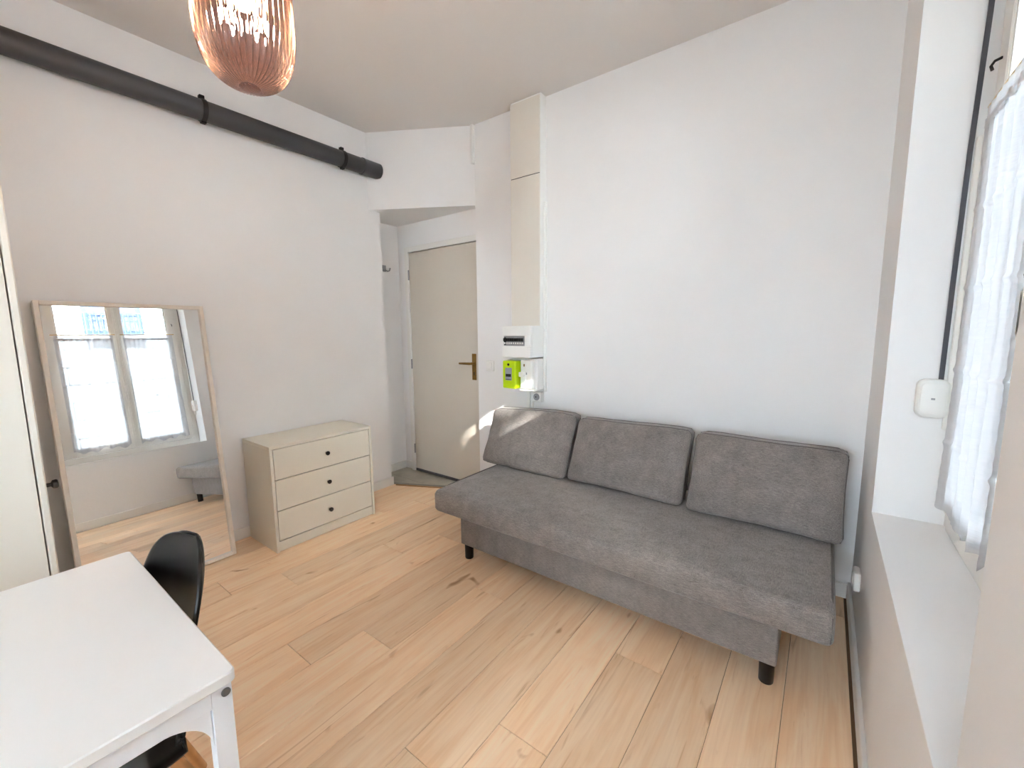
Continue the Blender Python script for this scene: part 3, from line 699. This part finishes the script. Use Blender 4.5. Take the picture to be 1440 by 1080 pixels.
# ------------------------------------------------------------------ dresser
gx0, gx1, gy0, gy1, gz = -3.004, -2.628, 1.106, 1.812, .672
ch = thing('chest_of_drawers', ((gx0+gx1)/2, (gy0+gy1)/2, 0), 'low cream three-drawer chest against the left wall', 'chest of drawers')
obj('top', MB().box(gx0, gx1, gy0, gy1, gz-.018, gz, .0015), 'cream', ch, smooth=False)
for y0 in (gy0, gy1-.018): obj('side_panel', MB().box(gx0, gx1, y0, y0+.018, 0, gz-.018, .0015), 'cream', ch, smooth=False)
obj('back_panel', MB().box(gx0+.002, gx0+.008, gy0+.018, gy1-.018, .01, gz-.018), 'cream', ch, smooth=False)
obj('plinth', MB().box(gx1-.022, gx1-.006, gy0+.018, gy1-.018, .004, .066, .001), 'cream', ch, smooth=False)
obj('carcass', MB().box(gx0+.01, gx1-.024, gy0+.018, gy1-.018, .066, gz-.019), 'darkgap', ch, smooth=False)
for z0, z1, kz in ((.0725, .2595, .163), (.265, .455, .357), (.4605, .6495, .554)):
    dw = obj('drawer', MB().box(gx1-.020, gx1-.003, gy0+.022, gy1-.022, z0, z1, .0012), 'cream', ch, smooth=False)
    obj('knob', MB().lathe([(.006, 0), (.006, .010), (.013, .014), (.014, .022), (.012, .025), (0, .0255)], 18, 'x', (gx1-.003, (gy0+gy1)/2+.004, kz)), 'black', dw)

# ------------------------------------------------------------------ mirror
AL, BE = R(1.92), R(5.61); MW, MH = .676, 1.512
e_n = Vector((math.cos(BE)*math.cos(AL), math.cos(BE)*math.sin(AL), math.sin(BE)))
e_w = Vector((-math.sin(AL), math.cos(AL), 0)); e_h = e_n.cross(e_w)
mo = Vector((-2.845, .957, 0)) - e_w*MW
mr = thing('floor_mirror', (0, 0, 0), 'large floor mirror in pale wooden frame leaning on the left wall', 'mirror')
ORG[mr.name] = Vector()
mr.matrix_world = Matrix(((e_w.x, e_n.x, e_h.x, mo.x), (e_w.y, e_n.y, e_h.y, mo.y), (e_w.z, e_n.z, e_h.z, mo.z+.0035), (0, 0, 0, 1)))
if Matrix(((e_w.x, e_n.x, e_h.x), (e_w.y, e_n.y, e_h.y), (e_w.z, e_n.z, e_h.z))).determinant() < 0: e_h = -e_h
fwid = .019
# local frame: x along width, y out of the glass, z up the mirror
for bx in ((0, fwid, -.022, .016, 0, MH), (MW-fwid, MW, -.022, .016, 0, MH), (fwid, MW-fwid, -.022, .016, 0, fwid), (fwid, MW-fwid, -.022, .016, MH-fwid, MH)):
    c = ((bx[0]+bx[1])/2, (bx[2]+bx[3])/2, (bx[4]+bx[5])/2)
    o = obj('frame_bar', MB().box(bx[0]-c[0], bx[1]-c[0], bx[2]-c[1], bx[3]-c[1], bx[4]-c[2], bx[5]-c[2], .0015), 'birch', mr, smooth=False, world=False); o.location = c
obj('glass', MB().box(fwid-.003, MW-fwid+.003, -.006, 0, fwid-.003, MH-fwid+.003), 'mirror', mr, smooth=False, world=False)
obj('backing', MB().box(fwid, MW-fwid, -.012, -.007, fwid, MH-fwid), 'darkgap', mr, smooth=False, world=False)

# ------------------------------------------------------------------ wardrobe
wx0, wx1, wyb, wyf, wz = -3.006, -1.85, -.405, .128, 1.76
wd = thing('wardrobe', ((wx0+wx1)/2, (wyb+wyf)/2, 0), 'tall ivory wardrobe at the left edge behind the desk', 'wardrobe')
for x in (wx0, wx1-.016): obj('side_panel', MB().box(x, x+.016, wyb, wyf, 0, wz, .0015), 'wardrobe', wd, smooth=False)
obj('top', MB().box(wx0+.016, wx1-.016, wyb, wyf, wz-.016, wz), 'wardrobe', wd, smooth=False)
obj('bottom', MB().box(wx0+.016, wx1-.016, wyb, wyf, .04, .056), 'wardrobe', wd, smooth=False)
obj('back_panel', MB().box(wx0+.016, wx1-.016, wyb, wyb+.006, .04, wz-.016), 'wardrobe', wd, smooth=False)
for i in range(3):
    dw_ = (wx1-wx0)/3; x0 = wx0+i*dw_+.001; x1 = wx0+(i+1)*dw_-.001
    dd = obj('door', MB().box(x0, x1, wyf+.003, wyf+.020, .04, wz, .003), 'wardrobe', wd, smooth=False)
    kx = x1-.035 if i != 1 else x0+.035
    obj('knob', MB().lathe([(.006, 0), (.006, .012), (.013, .016), (.014, .024), (.012, .027), (0, .0275)], 16, 'y', (kx, wyf+.020, .893)), 'black', dd)

# ------------------------------------------------------------------ desk
kx0, kx1, ky0, ky1, kz = -1.552, -.829, -.94, .262, .740
dk = thing('desk', ((kx0+kx1)/2, (ky0+ky1)/2, 0), 'white desk with arched corner braces in the near left corner', 'desk')
P0 = rrect(kx0, kx1, ky0, ky1, .012); P1 = rrect(kx0+.0025, kx1-.0025, ky0+.0025, ky1-.0025, .010)
n = len(P0)
vv = [(x, y, kz-.022) for x, y in P1]+[(x, y, kz-.0195) for x, y in P0]+[(x, y, kz-.0025) for x, y in P0]+[(x, y, kz) for x, y in P1]
ff = [tuple(range(n))[::-1], tuple(range(3*n, 4*n))]+[(L_*n+i, L_*n+(i+1) % n, (L_+1)*n+(i+1) % n, (L_+1)*n+i) for L_ in range(3) for i in range(n)]
obj('tabletop', MB().add(vv, ff), 'desk', dk, smooth=False)
zt = kz-.024
for xs, xa in ((kx1-.012, -1), (kx0+.012, 1)):
    for ys, ya in ((ky1-.006, -1), (ky0+.006, 1)):
        X0, X1 = sorted((xs, xs+xa*.030)); Y0, Y1 = sorted((ys, ys+ya*.032))
        lg = obj('leg', MB().add([(X0, Y0, 0), (X1, Y0, 0), (X1, Y1, 0), (X0, Y1, 0), (X0, Y0, zt), (X1, Y0, zt), (X1, Y1, zt), (X0, Y1, zt)],
            [(3, 2, 1, 0), (4, 5, 6, 7), (0, 1, 5, 4), (1, 2, 6, 5), (2, 3, 7, 6), (3, 0, 4, 7)]), 'deskmetal', dk, smooth=False)
        obj('screw_cap', MB().lathe([(0, 0), (.0075, 0), (.0075, .003), (.006, .0045), (0, .005)] if xa < 0 else [(.0075, -.005), (.0075, 0)], 16, 'x', (xs, ys+ya*.010, zt-.017)), 'screw', lg)
        # arched brace in the x plane
        c0 = ys+ya*.034; pts = [(c0, zt-.038), (c0+ya*.078, zt-.038)]
        arc = []
        for i in range(13):
            a = math.pi/2*i/12
            arc.append((c0+ya*.078*(1-math.sin(a)) if 0 else c0+ya*.078-ya*.078*math.sin(a), zt-.040-.075*(1-math.cos(a))))
        poly = [(c0, zt-.038)]+[(c0+ya*.080, zt-.038)]+arc
        Xa, Xb = sorted((xs+xa*.006, xs+xa*.014))
        obj('brace', MB().prism_axis(poly, 'x', Xa, Xb), 'deskmetal', dk, smooth=False)
    X0, X1 = sorted((xs, xs+xa*.020))
    obj('side_rail', MB().box(X0, X1, ky0+.038, ky1-.038, zt-.037, zt, .001), 'deskmetal', dk, smooth=False)
for ys in (ky1-.026, ky0+.006): obj('end_rail', MB().box(kx0+.042, kx1-.042, ys, ys+.020, zt-.037, zt, .001), 'deskmetal', dk, smooth=False)

# ------------------------------------------------------------------ chair (front towards -y)
cl = thing('shell_chair', (-1.27, .105, 0), 'black plastic shell chair with beech legs tucked under the desk', 'chair')
prof = [(-.235, .418, .175), (-.225, .436, .190), (-.19, .447, .205), (-.10, .446, .222), (0, .438, .230), (.09, .434, .228), (.145, .446, .222), (.165, .480, .215), (.174, .54, .208), (.184, .61, .204), (.200, .68, .198), (.214, .735, .186), (.224, .775, .166), (.230, .803, .136), (.234, .821, .096), (.236, .830, .052), (.2365, .833, .004)]
def catmull(pr_, k=5):
    out = []
    for i in range(len(pr_)-1):
        p0 = pr_[max(i-1, 0)]; p1 = pr_[i]; p2 = pr_[i+1]; p3 = pr_[min(i+2, len(pr_)-1)]
        for j in range(k):
            t = j/k; out.append(tuple(.5*((2*p1[c])+(-p0[c]+p2[c])*t+(2*p0[c]-5*p1[c]+4*p2[c]-p3[c])*t*t+(-p0[c]+3*p1[c]-3*p2[c]+p3[c])*t**3) for c in range(len(p1))))
    return out+[pr_[-1]]
prof = catmull(prof)
def shell_pt(u, v):
    t = v*(len(prof)-1); i = min(int(t), len(prof)-2); f = t-i
    a = [prof[i][k]*(1-f)+prof[i+1][k]*f for k in range(3)]
    T = Vector((0, prof[i+1][0]-prof[i][0], prof[i+1][1]-prof[i][1])).normalized(); N = Vector((0, -T.z, T.y))
    s = 2*u-1; w_ = a[2]; dep = .030 if v < .35 else .055
    lift = dep*abs(s)**2.6*(w_/.2)
    if abs(s) > .93: lift -= .010*(abs(s)-.93)/.07
    p = Vector((w_*s, a[0], a[1]))+N*lift
    return tuple(p)
sh = obj('seat_shell', MB().grid(36, 110, shell_pt), 'black', cl, world=False)
sh.data.shade_smooth()
so_ = sh.modifiers.new('thickness', 'SOLIDIFY'); so_.thickness = .007; so_.offset = -1
for sx in (-1, 1):
    for sy in (-1, 1):
        lg = obj('leg', MB().tube([(sx*.115, sy*.110, .40), (sx*.150, sy*.160, .26), (sx*.212, sy*.248, 0)], [.012, .0165, .013], 14), 'beech', cl, world=False)
        obj('leg_bracket', MB().tube([(sx*.11, sy*.10, .43), (sx*.117, sy*.113, .39)], .010, 8), 'wire', lg, world=False)
for s in (-1, 1):
    obj('wire_brace', MB().tube([(s*.125, -.130, .35), (s*.18, .195, .15)], .004, 6), 'wire', cl, world=False)
    obj('wire_brace', MB().tube([(s*.18, -.195, .15), (s*.125, .130, .35)], .004, 6), 'wire', cl, world=False)
    obj('wire_brace', MB().tube([(-.125, s*.130, .35), (.18, s*.195, .15)], .004, 6), 'wire', cl, world=False)
    obj('wire_brace', MB().tube([(.125, s*.130, .35), (-.18, s*.195, .15)], .004, 6), 'wire', cl, world=False)
obj('seat_mount', MB().box(-.12, .12, -.11, .11, .415, .428), 'wire', cl, smooth=False, world=False)

# ------------------------------------------------------------------ pendant lamp
LX, LY, LZ = -1.40, .618, 2.058
lp = thing('pendant_lamp', (LX, LY, LZ), 'ribbed smoked rose glass pendant lamp glowing at the ceiling', 'lamp')
prof = [(.0, .004), (.018, .003), (.028, 0), (.040, .002), (.062, .010), (.085, .026), (.103, .050), (.115, .080), (.122, .115), (.125, .15), (.125, .20), (.124, .25), (.120, .29), (.108, .325), (.088, .35), (.062, .368), (.042, .375)]
def dense(pr, k=4):
    out = []
    for i in range(len(pr)-1):
        p0 = pr[max(i-1, 0)]; p1 = pr[i]; p2 = pr[i+1]; p3 = pr[min(i+2, len(pr)-1)]
        for j in range(k):
            t = j/k; out.append(tuple(.5*((2*p1[c])+(-p0[c]+p2[c])*t+(2*p0[c]-5*p1[c]+4*p2[c]-p3[c])*t*t+(-p0[c]+3*p1[c]-3*p2[c]+p3[c])*t**3) for c in (0, 1)))
    return out+[pr[-1]]
pr = [(max(r_, .0005), h) for r_, h in dense(prof)]
pr[0] = (.0005, .004)
rib = lambda a, h: 1+.030*math.cos(44*a)
mbs = MB(); mbs.lathe(pr, 44*8, 'z', (0, 0, 0), lambda a, h: rib(a, h) if True else 1)
sd = obj('glass_shade', mbs, 'smoke', lp, world=False); sd.data.shade_smooth()
sm = sd.modifiers.new('thickness', 'SOLIDIFY'); sm.thickness = .003; sm.offset = -1
obj('cap', MB().lathe([(.0, .372), (.046, .372), (.046, .380), (.030, .40), (.018, .43), (.0, .43)], 24), 'black', lp, world=False)
obj('cord', MB().tube([(0, 0, .42), (0, 0, ZC-LZ-.02)], .003, 8), 'black', lp, world=False)
obj('ceiling_rose', MB().lathe([(.0, ZC-LZ-.03), (.035, ZC-LZ-.03), (.05, ZC-LZ-.012), (.05, ZC-LZ)], 24), 'black', lp, world=False)
obj('base_disc', MB().lathe([(0, -.004), (.020, -.004), (.026, -.002), (.027, .002), (.024, .005), (0, .005)], 32), 'smoke', lp, world=False)
sc_ = obj('socket', MB().lathe([(.0, .313), (.019, .313), (.019, .375), (0, .375)], 20), 'black', lp, world=False)
bb = obj('bulb', MB().lathe([(.0005, .205), (.015, .209), (.025, .222), (.030, .242), (.026, .268), (.018, .288), (.013, .302), (.012, .315)], 24), 'bulb', lp, world=False)
bl = light('bulb_light', 'POINT', 4.0, (1.0, .92, .78)); bl.data.shadow_soft_size = .015
bl.location = (LX, LY, LZ+.165)
